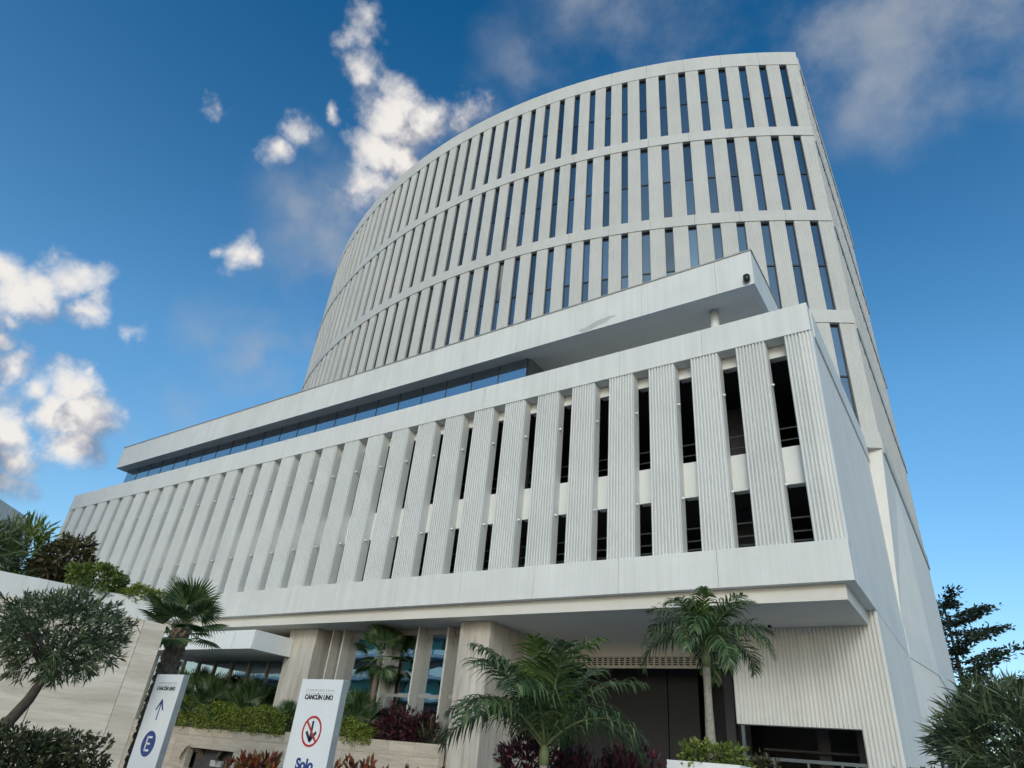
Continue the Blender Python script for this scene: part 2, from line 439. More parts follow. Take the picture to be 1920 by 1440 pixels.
# --- ledge and cornice as panels with open joints
def joints(a, b, first, pitch):
    xs = [a]; x = first
    while x > b + .4: xs.append(x); x -= pitch
    xs.append(b); return xs
G = .012
for nm, z0, z1, y0, y1, first in (('ledge_panel', Z0, Z1, YF - .05, YF + .55, -6.33), ('cornice_panel', Z2, Z3, YF - .02, YF + .5, -6.33)):
    xs = joints(XR, XL, first, 3.375)
    for a, b in zip(xs, xs[1:]):
        box(nm, WHITE, BLD, b + G/2, a - G/2, y0, y1, z0, z1)
box('ledge_core', SOFFIT, BLD, XL, XR - .3, YF + .53, 33, Z0 + .01, Z1 - .01)
box('cornice_core', SOFFIT, BLD, XL + .02, XR - .4, YF + .45, 33, Z2 + .02, Z3 - .35)
ys = [YF + .562, 23.8, 27.2, 30.6, 32.35]
for a, b in zip(ys, ys[1:]):
    box('ledge_panel', WHITE, BLD, XR - .3, XR, a, b - G, Z0, Z1)
    box('cornice_panel', WHITE, BLD, XR - .38, XR + .03, a - .06, b - G - .06, Z2, Z3)
# side wall of the podium and of the ground floor
box('side_wall', SIDE, BLD, XR - .4, XR - .03, YF + .06, 32.4, Z1, Z2)
box('side_wall', SIDE, BLD, XR - .4, XR - .012, 24.06, 32.4, 0, Z0)
# --- recessed step and soffit below the ledge
box('soffit_step', SOFFIT, BLD, XL + .3, XR - .30, YF + .24, 27.2, 6.55, Z0 - .003)
MB().tube([(-5.75, 23.6, 6.56), (-5.75, 23.6, 6.47)], [.06, .06], 12).build('soffit_camera', BLACK, BLD, True)

# --- ribbed wall with the low opening
YW = 24.0
def ribbed_wall(name, x0, x1, z0, z1, pitch=.126, d=.06):
    w = x1 - x0; n = max(1, round(w / pitch)); poly = [(x + (x0 + x1)/2, y) for x, y in rib_poly(w, n, d, YW)]
    mb = MB(); k = len(poly)
    mb.v = [(x, y, z0) for x, y in poly] + [(x, y, z1) for x, y in poly]
    mb.f = [(i, i+1, k+i+1, k+i) for i in range(k-1)]
    b = len(mb.v)
    mb.v += [(x0, YW + .4, z0), (x1, YW + .4, z0), (x0, YW + .4, z1), (x1, YW + .4, z1)]
    mb.f += [(b, 0, k, b+2), (k-1, b+1, b+3, 2*k-1), (b+1, b, b+2, b+3), tuple(range(k-1, -1, -1)) + (b, b+1)]
    return mb.build(name, RIB, BLD)
XO0, XO1, ZO = -7.22, -3.52, 3.60
ribbed_wall('ribbed_wall', XO0, XO1, ZO, Z0 - .004)
ribbed_wall('ribbed_wall', XO1 + .002, XR - .02, 0, Z0 - .004)
for z in (2.62, 2.28): box('gate_rail', STEEL, BLD, XO0 + .23, XO1 - .02, YW + .121, YW + .19, z, z + .09)
for x in (-6.95, -6.2, -5.2, -4.25, -3.85): box('gate_post', STEEL, BLD, x, x + .06, YW + .12, YW + .18, 0, 2.62)
box('gate_post', STEEL, BLD, XO0 + .12, XO0 + .22, YW + .1, YW + .22, 0, ZO)
box('inner_beam', DGREY, BLD, -7.2, -3.5, 27, 27.1, 3.05, 3.12)
box('inner_beam', DGREY, BLD, -7.2, -5.4, 26.5, 26.6, 2.75, 2.80)
box('inner_column', DGREY, BLD, -5.5, -5.1, 27.5, 27.9, 0, 6.5)
box('inner_column', DGREY, BLD, -4.0, -3.7, 26, 26.4, 0, 6.5)

# --- vehicle entrance with its perforated lintel
YH = 26.2
DOORM = plain('dark_door_panel', (.013, .013, .015), .5)
box('entrance_lintel', SOFFIT, BLD, -15.58, XO0 + .1, YH, YH + .35, 6.05, 6.552)
vent = MB(); x = -15.5
vent.box(-15.58, XO0 + .1, YH + .02, YH + .1, 6.0, 6.05); vent.box(-15.58, XO0 + .1, YH + .02, YH + .1, 5.60, 5.68)
while x < XO0:
    vent.box(x, x + .07, YH + .02, YH + .1, 5.68, 6.0); x += .25
for k in range(4): vent.box(-15.58, XO0 + .1, YH + .035, YH + .09, 5.68 + .08*k, 5.68 + .08*k + .03)
vent.build('vent_grille', FIN, BLD)
box('vent_backing', BLACK, BLD, -15.58, XO0 + .1, YH + .2, YH + .25, 5.6, 6.05)
for a, b, y in ((-15.5, -11.2, 28.2), (-11.2, -9.9, 28.24), (-9.9, -8.3, 29.5)):
    box('dark_panel', DOORM, BLD, a, b - .03, y, y + .1, 0, 6.0)
box('inner_column', DGREY, BLD, -8.5, -8.15, 27.0, 27.3, 0, 6.3)
box('inner_wall', DARK, BLD, -16, XR - .5, 32.5, 32.6, 0, 6.6)
box('ceiling_slab', DARK, BLD, -16, XR - .5, 27.21, 32.4, 6.3, 6.6)

# --- travertine block and column, clad in slabs
def clad_front(x0, x1, y, zs, xs=None, mat=TRAV_V):
    xs = xs or [x0, x1]
    for a, b in zip(xs, xs[1:]):
        for c, d in zip(zs, zs[1:]):
            box('stone_slab', mat, BLD, a + .004, b - .004, y, y + .03, c + .004, d - .004)
def clad_side(x, y0, y1, zs, n, mat=TRAV_V):
    st = (y1 - y0) / n
    for i in range(n):
        for c, d in zip(zs, zs[1:]):
            box('stone_slab', mat, BLD, x - .03, x, y0 + st*i + .004, y0 + st*(i+1) - .004, c + .004, d - .004)
box('stone_core', TRAV_V, BLD, -17.04, -15.61, 21.43, 27.2, 0, 6.548)
clad_front(-17.04, -15.58, 21.4, [0, 1.5, 3.3, 6.55], [-17.04, -16.3, -15.92, -15.58])
clad_side(-15.58, 21.43, 26.2, [0, 1.5, 3.3, 6.55], 4)
box('stone_core', TRAV_V, BLD, -27.37, -25.53, 21.53, 22.9, 0, 6.548)
clad_front(-27.4, -25.5, 21.5, [0, 3.0, 6.55], [-27.4, -26.4, -25.5])
clad_side(-25.5, 21.53, 22.9, [0, 3.0, 6.55], 1)
# --- lobby glazing between deep fins
YG = 22.4
fins = [-24.95, -24.2, -21.45, -19.7, -18.1]
for x in fins: box('window_fin', FIN, BLD, x - .04, x + .04, 21.95, YG - .01, 2.0, 6.548)
edges = [-25.5] + fins + [-17.04]
for a, b in zip(edges, edges[1:]):
    for z0, z1 in ((2.0, 3.86), (3.98, 6.3)):
        w = box('lobby_pane', LGLASS, BLD, a + .06, b - .06, YG + .02, YG + .04, z0, z1)
    fr = MB(); fr.box(a + .05, b - .05, YG, YG + .09, 3.86, 3.98); fr.box(a + .05, b - .05, YG, YG + .09, 6.3, 6.546)
    fr.box(a + .04, a + .06, YG, YG + .09, 2.0, 6.3); fr.box(b - .06, b - .04, YG, YG + .09, 2.0, 6.3)
    fr.build('lobby_frame', ALU, BLD)
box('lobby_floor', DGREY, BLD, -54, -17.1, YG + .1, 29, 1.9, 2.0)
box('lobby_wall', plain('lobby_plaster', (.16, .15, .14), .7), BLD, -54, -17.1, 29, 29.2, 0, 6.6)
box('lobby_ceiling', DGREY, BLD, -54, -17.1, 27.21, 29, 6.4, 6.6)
box('planter_bed', plain('soil', (.05, .035, .025), .95), BLD, -54, -17.05, 21.15, YG - .01, 1.6, 2.02)
# --- entrance canopy and the glass behind it
CX1 = -27.03
for i in range(7):
    box('canopy_panel', PAINT, BLD, CX1 - 1.45*(i+1) + .02, CX1 - 1.45*i - .012, 19.3, 19.36, 5.28, 6.08)
box('canopy_panel', PAINT, BLD, CX1 - .06, CX1, 19.372, 21.49, 5.28, 6.08)
box('canopy_soffit', SOFFIT, BLD, CX1 - 10.1, CX1 - .07, 19.37, 22.9, 5.31, 6.04)
for i in range(9):
    a = -27.42 - 1.5*i
    box('lobby_pane', LGLASS, BLD, a - 1.42, a, 23.0, 23.02, 2.0, 6.54)
    box('window_fin', FIN, BLD, a - 1.5, a - 1.42, 22.9, 23.1, 2.0, 6.545)

# --- roof canopy over the recessed terrace glass
YC, CZ0, CZ1, CXR, CXL = 22.0, 19.54, 21.30, -4.5, -54.3
xs = joints(CXR, CXL, -6.06, 3.375)
for a, b in zip(xs, xs[1:]): box('roof_fascia', WHITE, BLD, b + G/2, a - G/2, YC, YC + .25, CZ0, CZ1)
for a, b in ((YC + .262, 25.6), (25.6, 29), (29, 32.2)): box('roof_fascia', WHITE, BLD, CXR - .25, CXR, a, b - G, CZ0, CZ1)
for a, b in ((YC + .262, 27), (27, 33)): box('roof_fascia', WHITE, BLD, CXL, CXL + .25, a, b - G, CZ0, CZ1)
box('roof_lip', SOFFIT, BLD, CXL + .25, CXR - .25, YC + .25, YC + .85, CZ0 + .01, CZ1 - .1)
box('roof_slab', SOFFIT, BLD, CXL + .25, CXR - .25, YC + .85, 34, CZ0 + .16, CZ1 - .1)
cap = MB(); cap.box(CXL - .04, CXR + .04, YC - .04, YC + .3, CZ1, CZ1 + .06); cap.box(CXR - .3, CXR + .04, YC + .302, 32.2, CZ1, CZ1 + .06)
cap.build('roof_coping', ALU, BLD)
YS, SX = 22.72, -15.9
x = SX; i = 0
while x > -53.5:
    box('terrace_pane', SGLASS, BLD, x - 1.70, x - .02, YS, YS + .03, Z3 - .3, CZ0 + .005)
    box('terrace_mullion', BLACK, BLD, x - .02, x + .02, YS - .02, YS + .06, Z3 - .3, CZ0 + .005)
    x -= 1.72; i += 1
for a in (22.78, 24.5): box('terrace_pane', SGLASS, BLD, SX - .03, SX, a, a + 1.7, Z3 - .3, CZ0 + .15)
box('terrace_core', DARK, BLD, -53.4, SX - .6, 24.0, 33, Z3 - .3, CZ0 + .15)
MB().tube([(-6.6, 23.3, Z3 - .4), (-6.6, 23.3, CZ0 + .17)], .19, 20).build('terrace_column', PAINT, BLD, True)
p = []
for k in range(26):
    a = 2*math.pi*k/26; r = 1 + .16*math.sin(2*a + .6) + .10*math.sin(5*a) + .05*math.sin(9*a + 1)
    p.append((-11.7 + .83*r*math.cos(a), 19.83 + .17*r*math.sin(a) + .13*math.cos(a)))
pm = MB(); n = len(p)
pm.v = [(x, YC - .006, z) for x, z in p] + [(x, YC + .002, z) for x, z in p]
pm.f = [tuple(range(n))] + [(i, n+i, n+(i+1) % n, (i+1) % n) for i in range(n)]
pm.build('peeled_patch', PATCH, BLD)['label'] = 'bare grey patch where the white paint peeled off'
cm = MB(); cm.tube([(-4.76, YC - .02, 19.92), (-4.76, YC - .1, 19.92), (-4.76, YC - .16, 19.86)], [.10, .10, .09], 12)
cm.tube([(-4.76, YC - .14, 19.92), (-4.76, YC - .14, 19.74), (-4.76, YC - .14, 19.66), (-4.76, YC - .14, 19.62)], [.14, .14, .10, .03], 14)
cm.build('dome_camera', BLACK, BLD, True)

# --- curved tower
TCX, TCY, TR = -25.08, 71.3, 45.3
PH0 = math.asin((-1.9 - TCX) / TR)
rows = [(39.23, 45.9), (31.69, 38.40), (24.30, 30.87), (17.04, 23.47), (9.6, 16.2)]
bands = [(45.9, 47.33), (38.40, 39.23), (30.87, 31.69), (23.47, 24.30), (16.2, 17.04)]
wins = []; s = 1.03
for i in range(43):
    wins.append((s, 1.385 if i < 8 else 1.2)); s += 1.385 if i < 7 else (1.29 if i == 7 else 1.2)
def tower_at(s, r=TR):
    ph = PH0 - s / TR
    return (TCX + r*math.sin(ph), TCY - r*math.cos(ph)), ph
mesh_cache = {}; WR = random.Random(11)
def tower_pier_mesh(w, h):
    k = (round(w, 3), round(h, 3))
    if k not in mesh_cache: mesh_cache[k] = rib_pier('tower_pier', w, max(3, round(w/.105)), .016, .26, h, TOWER)
    return mesh_cache[k]
def window_meshes(w, h):
    k = ('w', round(w, 3), round(h, 3))
    if k not in mesh_cache:
        f = MB(); t = .035
        f.box(-w/2, -w/2 + t, 0, .08, 0, h); f.box(w/2 - t, w/2, 0, .08, 0, h)
        f.box(-w/2 + t, w/2 - t, 0, .08, h - t, h); f.box(-w/2 + t, w/2 - t, 0, .08, 0, t)
        f.box(-w/2 + t, w/2 - t, -.01, .08, h*.49, h*.49 + .09)
        lo = MB().box(-w/2 + t, w/2 - t, .03, .045, t, h*.49).mesh('pane', TGLASS)
        up = MB().box(-w/2 + t, w/2 - t, .03, .045, h*.49 + .09, h - t).mesh('pane', TGLASS)
        mesh_cache[k] = (f.mesh('tower_window', BLACK), lo, up)
    return mesh_cache[k]
def put_window(x, y, z, rot, w, h):
    f, lo, up = window_meshes(w, h)
    o = place(f, 'tower_window', BLD, (x, y, z), rot)
    for q in (lo, up): place(q, 'pane', o)
    if WR.random() < .4:
        t = WR.choice((.12, .2, .3, .46)); half = WR.random() < .5
        zb = h*.49 + .09 if half else 0; hh = h*.48
        k = ('b', round(w, 3), round(h, 3), t, half)
        if k not in mesh_cache: mesh_cache[k] = MB().box(-w/2 + .04, w/2 - .04, .10, .11, zb + hh*(1 - t*2), zb + hh).mesh('blind', BLIND)
        place(mesh_cache[k], 'blind', o)
def edges_of(ws):
    e = []
    for s, p in ws: e.append((s - p*.18, s + p*.18))
    return e
E_ = edges_of(wins)
pier_spans = [(0.0, E_[0][0])] + [(a[1], b[0]) for a, b in zip(E_, E_[1:])]
for ri, (z0, z1) in enumerate(rows):
    nb = len(wins) if ri < 3 else 7 if ri == 3 else 0
    for i in range(nb):
        a, b = pier_spans[i]
        (x, y), ph = tower_at((a + b)/2)
        place(tower_pier_mesh(b - a, z1 - z0), 'tower_pier', BLD, (x, y, z0), ph)
        a, b = E_[i]
        (x, y), ph = tower_at((a + b)/2, TR - .16)
        put_window(x, y, z0 + .01, ph, b - a + .02, z1 - z0 - .02)
S_END = E_[-1][1]
def arc_box(name, s0, s1, r0, r1, z0, z1, mat, n=2):
    mb = MB(); q = []
    for i in range(n+1):
        s = s0 + (s1 - s0)*i/n
        q.append((tower_at(s, r0)[0], tower_at(s, r1)[0]))
    mb.prism([a for a, b in q] + [b for a, b in reversed(q)], z0, z1)
    return mb.build(name, mat, BLD)
st = 2.6
for bi, (z0, z1) in enumerate(bands):
    end = S_END if bi < 4 else 12
    s = 0.0
    while s < end - .2:
        e = min(s + st, end); e = end if end - e < 1 else e
        arc_box('band_panel', s + (.006 if s else 0), e - .006, TR + (.05 if bi else .03), TR - .5, z0, z1, BAND, 4)
        s = e
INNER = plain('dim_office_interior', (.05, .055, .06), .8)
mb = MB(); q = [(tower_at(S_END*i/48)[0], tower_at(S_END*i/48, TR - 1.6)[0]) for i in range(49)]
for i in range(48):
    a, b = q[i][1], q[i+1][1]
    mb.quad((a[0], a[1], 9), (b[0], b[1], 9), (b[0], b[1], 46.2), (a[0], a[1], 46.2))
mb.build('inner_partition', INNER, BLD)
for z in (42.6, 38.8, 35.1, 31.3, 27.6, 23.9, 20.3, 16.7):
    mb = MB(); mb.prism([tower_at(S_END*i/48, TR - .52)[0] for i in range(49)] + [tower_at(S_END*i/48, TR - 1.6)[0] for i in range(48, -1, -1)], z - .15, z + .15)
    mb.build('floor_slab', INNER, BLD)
# right side of the tower
TX, TY0, TY1 = -1.9, 32.38, 54.0
side_pitch = 1.5; ns = 14
for ri, (z0, z1) in enumerate(rows[:4]):
    y = TY0 + .02
    for i in range(ns):
        if i == 0: w = 1.2
        else: w = .96
        me = tower_pier_mesh(w, z1 - z0)
        place(me, 'tower_pier', BLD, (TX, y + w/2, z0), R(90))
        y += w
        put_window(TX - .22, y + .25, z0 + .01, R(90), .54, z1 - z0 - .02)
        y += .54
    TYE = y
for z0, z1 in bands:
    y = TY0 - .03
    for a in range(8):
        b = min(y + 3.0, TYE)
        if b - y < .1: break
        box('band_panel', BAND, BLD, TX - .5, TX + .06, y + (.52 if a == 0 else .006), b - .006, z0, z1)
        y = b
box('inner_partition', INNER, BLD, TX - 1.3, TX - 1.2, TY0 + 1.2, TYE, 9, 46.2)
box('tower_back', TOWER, BLD, -50, TX - .4, TYE + .01, TYE + .4, 0, 47.2)
mb = MB(); mb.prism([tower_at(S_END*i/40, TR - .3)[0] for i in range(41)] + [(-50, TYE), (TX - .1, TYE)], 46.0, 46.4)
mb.build('tower_roof', SOFFIT, BLD)
(xe, ye), _ = tower_at(S_END, TR - .05)
box('tower_end_wall', TOWER, BLD, xe - .4, xe + .1, ye + .2, TYE, 9, 47.2)
MB().prism([(-3.4, 32.41), (-2.545, 32.41), (-1.92, 37), (-1.92, TYE), (-3.4, TYE)], 0, Z1 + .4).build('side_wall', SIDE, BLD)
sw = MB(); zb, zt = Z1 + .4, 16.195
sw.v = [(-3.4, 32.41, zb), (-2.545, 32.41, zb), (-1.92, 37, zb), (-1.92, TYE, zb), (-3.4, 32.41, zt), (-1.92, 32.41, zt), (-1.92, 37, zt), (-1.92, TYE, zt)]
sw.f = [(0, 1, 5, 4), (1, 2, 6, 5), (2, 3, 7, 6)]
sw.build('side_wall', SIDE, BLD)
MB().prism([(-3.4, 32.44), (-2.51, 32.44), (-1.885, 37), (-1.885, TYE - .01), (-3.4, TYE - .01)], Z0, Z1).build('side_ledge', WHITE, BLD)
for (s, z, dz) in ((4.0, 36.2, .55), (9.0, 35.0, .6), (20.0, 36.0, .5), (1.9, 43.0, .0)):
    if not dz: continue
    (x, y), ph = tower_at(s, TR - .75)
    m, t, b, o = mat_new('lit_tube'); b.inputs['Emission Color'].default_value = (1, .97, .9, 1); b.inputs['Emission Strength'].default_value = 9
    b.inputs['Base Color'].default_value = (.8, .8, .8, 1)
    MB().tube([(x, y, z), (x + .12, y + .5, z + .02)], .05, 6).build('office_lamp', m, BLD)

# ------------------------------------------------------------------ garden walls
def slab_wall(root, pts, z0, zs, thick, mat, name='stone_slab', seg=1.5):
    """slabs along a plan polyline; zs gives the top per point"""
    for (a, za), (b, zb) in zip(zip(pts, zs), zip(pts[1:], zs[1:])):
        a, b = Vector((*a, 0)), Vector((*b, 0)); d = b - a; ln = d.length; n = max(1, round(ln/seg)); nrm = Vector((d.y, -d.x, 0)).normalized()*thick
        for i in range(n):
            p, q = a + d*((i + .004)/n), a + d*((i + 1 - .004)/n)
            tp, tq = za + (zb - za)*i/n, za + (zb - za)*(i+1)/n
            m = MB()
            m.v = [(p.x, p.y, z0), (q.x, q.y, z0), (q.x - nrm.x, q.y - nrm.y, z0), (p.x - nrm.x, p.y - nrm.y, z0),
                   (p.x, p.y, tp), (q.x, q.y, tq), (q.x - nrm.x, q.y - nrm.y, tq), (p.x - nrm.x, p.y - nrm.y, tp)]
            m.f = [(0, 3, 2, 1), (4, 5, 6, 7), (0, 1, 5, 4), (1, 2, 6, 5), (2, 3, 7, 6), (3, 0, 4, 7)]
            m.build(name, mat, root)
w = world_parent('planter_wall', (-27, 21, 0))
tag(w, 'low travertine planter wall below the hedge and lobby windows', 'planter wall')
NX0, NX1, NZ0, NZ1 = -31.9, -28.5, .45, 1.27
Yp = 20.9
for z0, z1 in ((0, .45), (.45, 1.27), (1.27, 1.76), (1.76, 2.22)):
    x = -16.9; j = 0; off = random.uniform(.5, 1.6)
    while x > -54:
        b = x - (off if j == 0 else random.uniform(1.2, 2.2)); j += 1
        if (z0, z1) == (.45, 1.27) and b < NX1 and x > NX0:
            if x > NX1 + .05: b = NX1
            else:
                x = NX0; continue
        box('stone_slab', TRAV_H, w, b + .005, x - .005, Yp, Yp + .06, z0 + .004, z1 - .004)
        x = b
box('wall_core', TRAV_H, w, NX1, -16.9, Yp + .05, Yp + .28, 0, 2.21)
box('wall_core', TRAV_H, w, -54, NX0, Yp + .05, Yp + .28, 0, 2.21)
box('wall_core', TRAV_H, w, NX0, NX1, Yp + .05, Yp + .28, 1.275, 2.21)
box('wall_core', TRAV_H, w, NX0, NX1, Yp + .05, Yp + .28, 0, .445)
box('niche_back', DGREY, w, NX0, NX1, Yp + .5, Yp + .55, .4, 1.4)
box('niche_light', plain('niche_fitting', (.5, .5, .48), .5), w, -30.4, -29.6, Yp + .3, Yp + .45, .62, .86)

w = world_parent('garden_wall', (-16, 7, 0))
tag(w, 'tall travertine garden wall behind the leaning dark-leaved tree', 'wall')
slab_wall(w, [(-19.6, 1.6), (-17.75, 5.0), (-16.45, 6.95), (-15.62, 8.22), (-15.38, 8.62)], 0, [3.95, 3.9, 3.85, 3.82, 3.78], .3, TRAV_W, seg=3)
w = world_parent('ramp_wall', (-21, 9, 0))
tag(w, 'pale rendered retaining wall with shrubs growing along its top', 'wall')
slab_wall(w, [(-22.6, 3.0), (-21.4, 6.9), (-20.95, 8.05), (-20.75, 8.85), (-20.4, 9.6), (-19.9, 10.5), (-19.75, 10.75)], 0, [5.0]*7, .35, WHITE, 'wall_segment', 9)
w = world_parent('white_planter', (-5.5, 16.4, 0))
tag(w, 'white painted planter box under the right-hand palm', 'planter')
for d in ((-6.35, -4.75, 15.8, 15.88, 0, 2.14), (-4.83, -4.75, 15.882, 17.9, 0, 2.138), (-6.35, -6.27, 15.882, 17.9, 0, 2.138), (-6.35, -4.75, 17.902, 17.98, 0, 2.14)): box('planter_side', PAINT, w, *d)
box('soil', plain('planter_soil', (.05, .035, .025), .95), w, -6.27, -4.83, 15.88, 17.9, 0, 2.0)

# ------------------------------------------------------------------ pylon signs
def text_part(root, s, cx_, z, y, width, cap, mat, bold=0.0, space=1.0):
    c = bpy.data.curves.new('lettering', 'FONT'); c.body = s; c.align_x = 'CENTER'; c.align_y = 'CENTER'
    c.size = cap / .70; c.space_character = space; c.offset = bold; c.extrude = .0015; c.materials.append(mat)
    o = bpy.data.objects.new('lettering', c); COL.objects.link(o)
    bpy.context.view_layer.update()
    k = width / max(o.dimensions.x, 1e-4)
    me = bpy.data.meshes.new_from_object(o.evaluated_get(bpy.context.evaluated_depsgraph_get())); bpy.data.objects.remove(o); o = bpy.data.objects.new('lettering', me); COL.objects.link(o)
    o.matrix_world = Matrix.Translation((cx_, y, z)) @ Matrix.Rotation(R(90), 4, 'X') @ Matrix.Diagonal((k, 1, 1, 1))
    o.parent = root; o.matrix_parent_inverse = Matrix.Translation(-Vector(root.location))
    return o
def flat(name, polys, y, mat, root, t=.003):
    m = MB()
    for poly in polys:
        i = len(m.v); n = len(poly)
        m.v += [(x, y, z) for x, z in poly] + [(x, y + t, z) for x, z in poly]
        m.f += [tuple(i + k for k in range(n))] + [(i+k, i+n+k, i+n+(k+1) % n, i+(k+1) % n) for k in range(n)]
    return m.build(name, mat, root)
def circle(cx_, cz, r, n=40): return [(cx_ + r*math.cos(2*math.pi*k/n), cz + r*math.sin(2*math.pi*k/n)) for k in range(n)]
def bar(x0, z0, x1, z1, w):
    d = Vector((x1-x0, z1-z0)).normalized(); nn = Vector((-d.y, d.x))*w/2
    return [(x0+nn.x, z0+nn.y), (x1+nn.x, z1+nn.y), (x1-nn.x, z1-nn.y), (x0-nn.x, z0-nn.y)]
def sign(x0, y, top, label, kind, w=.66):
    s = world_parent('pylon_sign', (x0 + w/2, y, 0))
    tag(s, label, 'sign', 'white pylon signs in the forecourt')
    box('panel', SIGNW, s, x0, x0 + w, y, y + .09, .12, top)
    box('base', ALU, s, x0 - .05, x0 + w + .05, y - .06, y + .15, 0, .12)
    box('edge_trim', ALU, s, x0 + w + .0005, x0 + w + .004, y + .004, y + .086, .12, top - .004)
    cxs = x0 + w*.5; yf = y - .003
    text_part(s, 'CORPORATIVO', cxs, top - .115, yf, .45, .026, GREYP, -.0008, 1.25)
    flat('rule_line', [bar(cxs - .225, top - .145, cxs + .225, top - .145, .003)], yf, GREYP, s)
    text_part(s, 'CANC\u00daN UNO', cxs, top - .185, yf, .45, .045, INK, .0022)
    return s, cxs, yf
s, cxs, yf = sign(-6.53, 5.45, 2.30, 'white sign with a red ring crossing out a black down arrow', 'no')
ZC = 2.30 - .515
ring = []
for k in range(40):
    a, b = 2*math.pi*k/40, 2*math.pi*(k+1)/40
    ring.append([(cxs + r*math.cos(t), ZC + r*math.sin(t)) for r, t in ((.15, a), (.15, b), (.128, b), (.128, a))])
flat('red_ring', ring, yf, RED, s)
flat('down_arrow', [bar(cxs + .0, ZC + .10, cxs + .0, ZC - .075, .028), bar(cxs - .075, ZC - .005, cxs + .003, ZC - .095, .032), bar(cxs + .075, ZC - .005, cxs - .003, ZC - .095, .032)], yf - .001, INK, s)
flat('red_slash', [bar(cxs - .098, ZC + .098, cxs + .098, ZC - .098, .022)], yf - .003, RED, s)
text_part(s, 'Solo', cxs, 2.30 - .83, yf, .27, .10, NAVY, .006)
s, cxs, yf = sign(-10.0, 5.72, 2.36, 'white sign with a blue up arrow above a blue E disc', 'E')
flat('up_arrow', [bar(cxs, 2.36 - .58, cxs, 2.36 - .35, .022), bar(cxs - .085, 2.36 - .455, cxs + .006, 2.36 - .325, .026), bar(cxs + .085, 2.36 - .455, cxs - .006, 2.36 - .325, .026)], yf, NAVY, s)
ZE = 2.36 - .865
flat('blue_disc', [circle(cxs, ZE, .155)], yf, NAVY, s)
flat('letter', [bar(cxs - .045, ZE + .09, cxs - .045, ZE - .09, .026), bar(cxs - .05, ZE + .078, cxs + .06, ZE + .078, .026), bar(cxs - .05, ZE, cxs + .045, ZE, .024), bar(cxs - .05, ZE - .078, cxs + .06, ZE - .078, .026)], yf - .003, SIGNW, s)

# ------------------------------------------------------------------ plants
def nrm(a): return a / np.maximum(np.linalg.norm(a, axis=-1, keepdims=True), 1e-9)
def leaf_quads(P, D, ln, wd, droop=0.0):
    """rhombic leaves from base points P along directions D"""
    n = len(P); D = nrm(D)
    side = nrm(np.cross(D, RNG.normal(size=(n, 3)))); ln = np.broadcast_to(ln, (n,))[:, None]; wd = np.broadcast_to(wd, (n,))[:, None]
    mid = P + D*ln*.5; tip = P + D*ln; tip[:, 2] -= (droop*ln[:, 0]); mid[:, 2] -= droop*.25*ln[:, 0]
    return np.stack([P, mid + side*wd*.5, tip, mid - side*wd*.5], axis=1)
def shell_points(n, c, rad, inner=.55, rough=.18, seed=0, flat_bottom=None):
    """points through the outer volume of a lumpy ellipsoid"""
    r = np.random.default_rng(seed)
    u = nrm(r.normal(size=(n, 3)))
    lump = 1 + rough*(np.sin(u[:, 0]*5 + seed) + np.sin(u[:, 1]*6 + seed*2) + np.sin(u[:, 2]*5.5 + seed*3))/1.6
    t = inner + (1 - inner)*r.random(n)**.6
    p = u*np.array(rad)*(lump*t)[:, None]
    if flat_bottom is not None: p[:, 2] = np.maximum(p[:, 2], flat_bottom + .1*r.random(n))
    return p + np.array(c), u
BARK = plain('bark', (.065, .05, .04), .9, 0, .4, 18)
BOOT = plain('shaggy_palm_bark', (.20, .155, .12), .95, 0, .5, 14)
PALMBARK = plain('palm_trunk', (.30, .27, .23), .85, 0, .35, 12)
GREEN_SHAFT = plain('palm_crownshaft', (.16, .20, .08), .5, 0, .25, 9)
DARKLEAF = leafmat('dark_narrow_leaf', [(0, (.036, .058, .026)), (.5, (.085, .125, .058)), (.85, (.15, .19, .095)), (1, (.25, .28, .17))])
OLIVE = leafmat('olive_leaf', [(0, (.022, .034, .016)), (.6, (.06, .075, .028)), (1, (.14, .12, .055))])
HEDGE = leafmat('hedge_leaf', [(0, (.08, .12, .016)), (.5, (.19, .25, .035)), (1, (.34, .36, .07))])
LIME = leafmat('lime_leaf', [(0, (.06, .11, .018)), (.5, (.14, .20, .035)), (1, (.27, .30, .07))])
CROTON = leafmat('dark_red_leaf', [(0, (.010, .008, .010)), (.45, (.035, .014, .018)), (.75, (.085, .018, .026)), (1, (.18, .03, .045))], .4)
CROTON2 = leafmat('copper_leaf', [(0, (.06, .02, .012)), (.4, (.16, .04, .018)), (.7, (.30, .09, .03)), (1, (.12, .13, .03))], .4)
BROWNLEAF = leafmat('bronze_shrub_leaf', [(0, (.03, .025, .012)), (.5, (.07, .06, .02)), (.8, (.10, .11, .03)), (1, (.16, .10, .05))])
FROND = leafmat('palm_leaflet', [(0, (.026, .055, .022)), (.5, (.065, .12, .042)), (.88, (.13, .20, .07)), (1, (.26, .24, .12))], .42, .3)
YFROND = leafmat('young_palm_leaflet', [(0, (.06, .12, .02)), (1, (.15, .24, .05))], .42, .35)
FAN = leafmat('fan_palm_leaf', [(0, (.030, .065, .022)), (.6, (.07, .13, .042)), (1, (.14, .20, .075))], .4, .3)
DRYFAN = leafmat('dry_palm_leaf', [(0, (.16, .12, .07)), (1, (.30, .24, .16))], .8, .2)

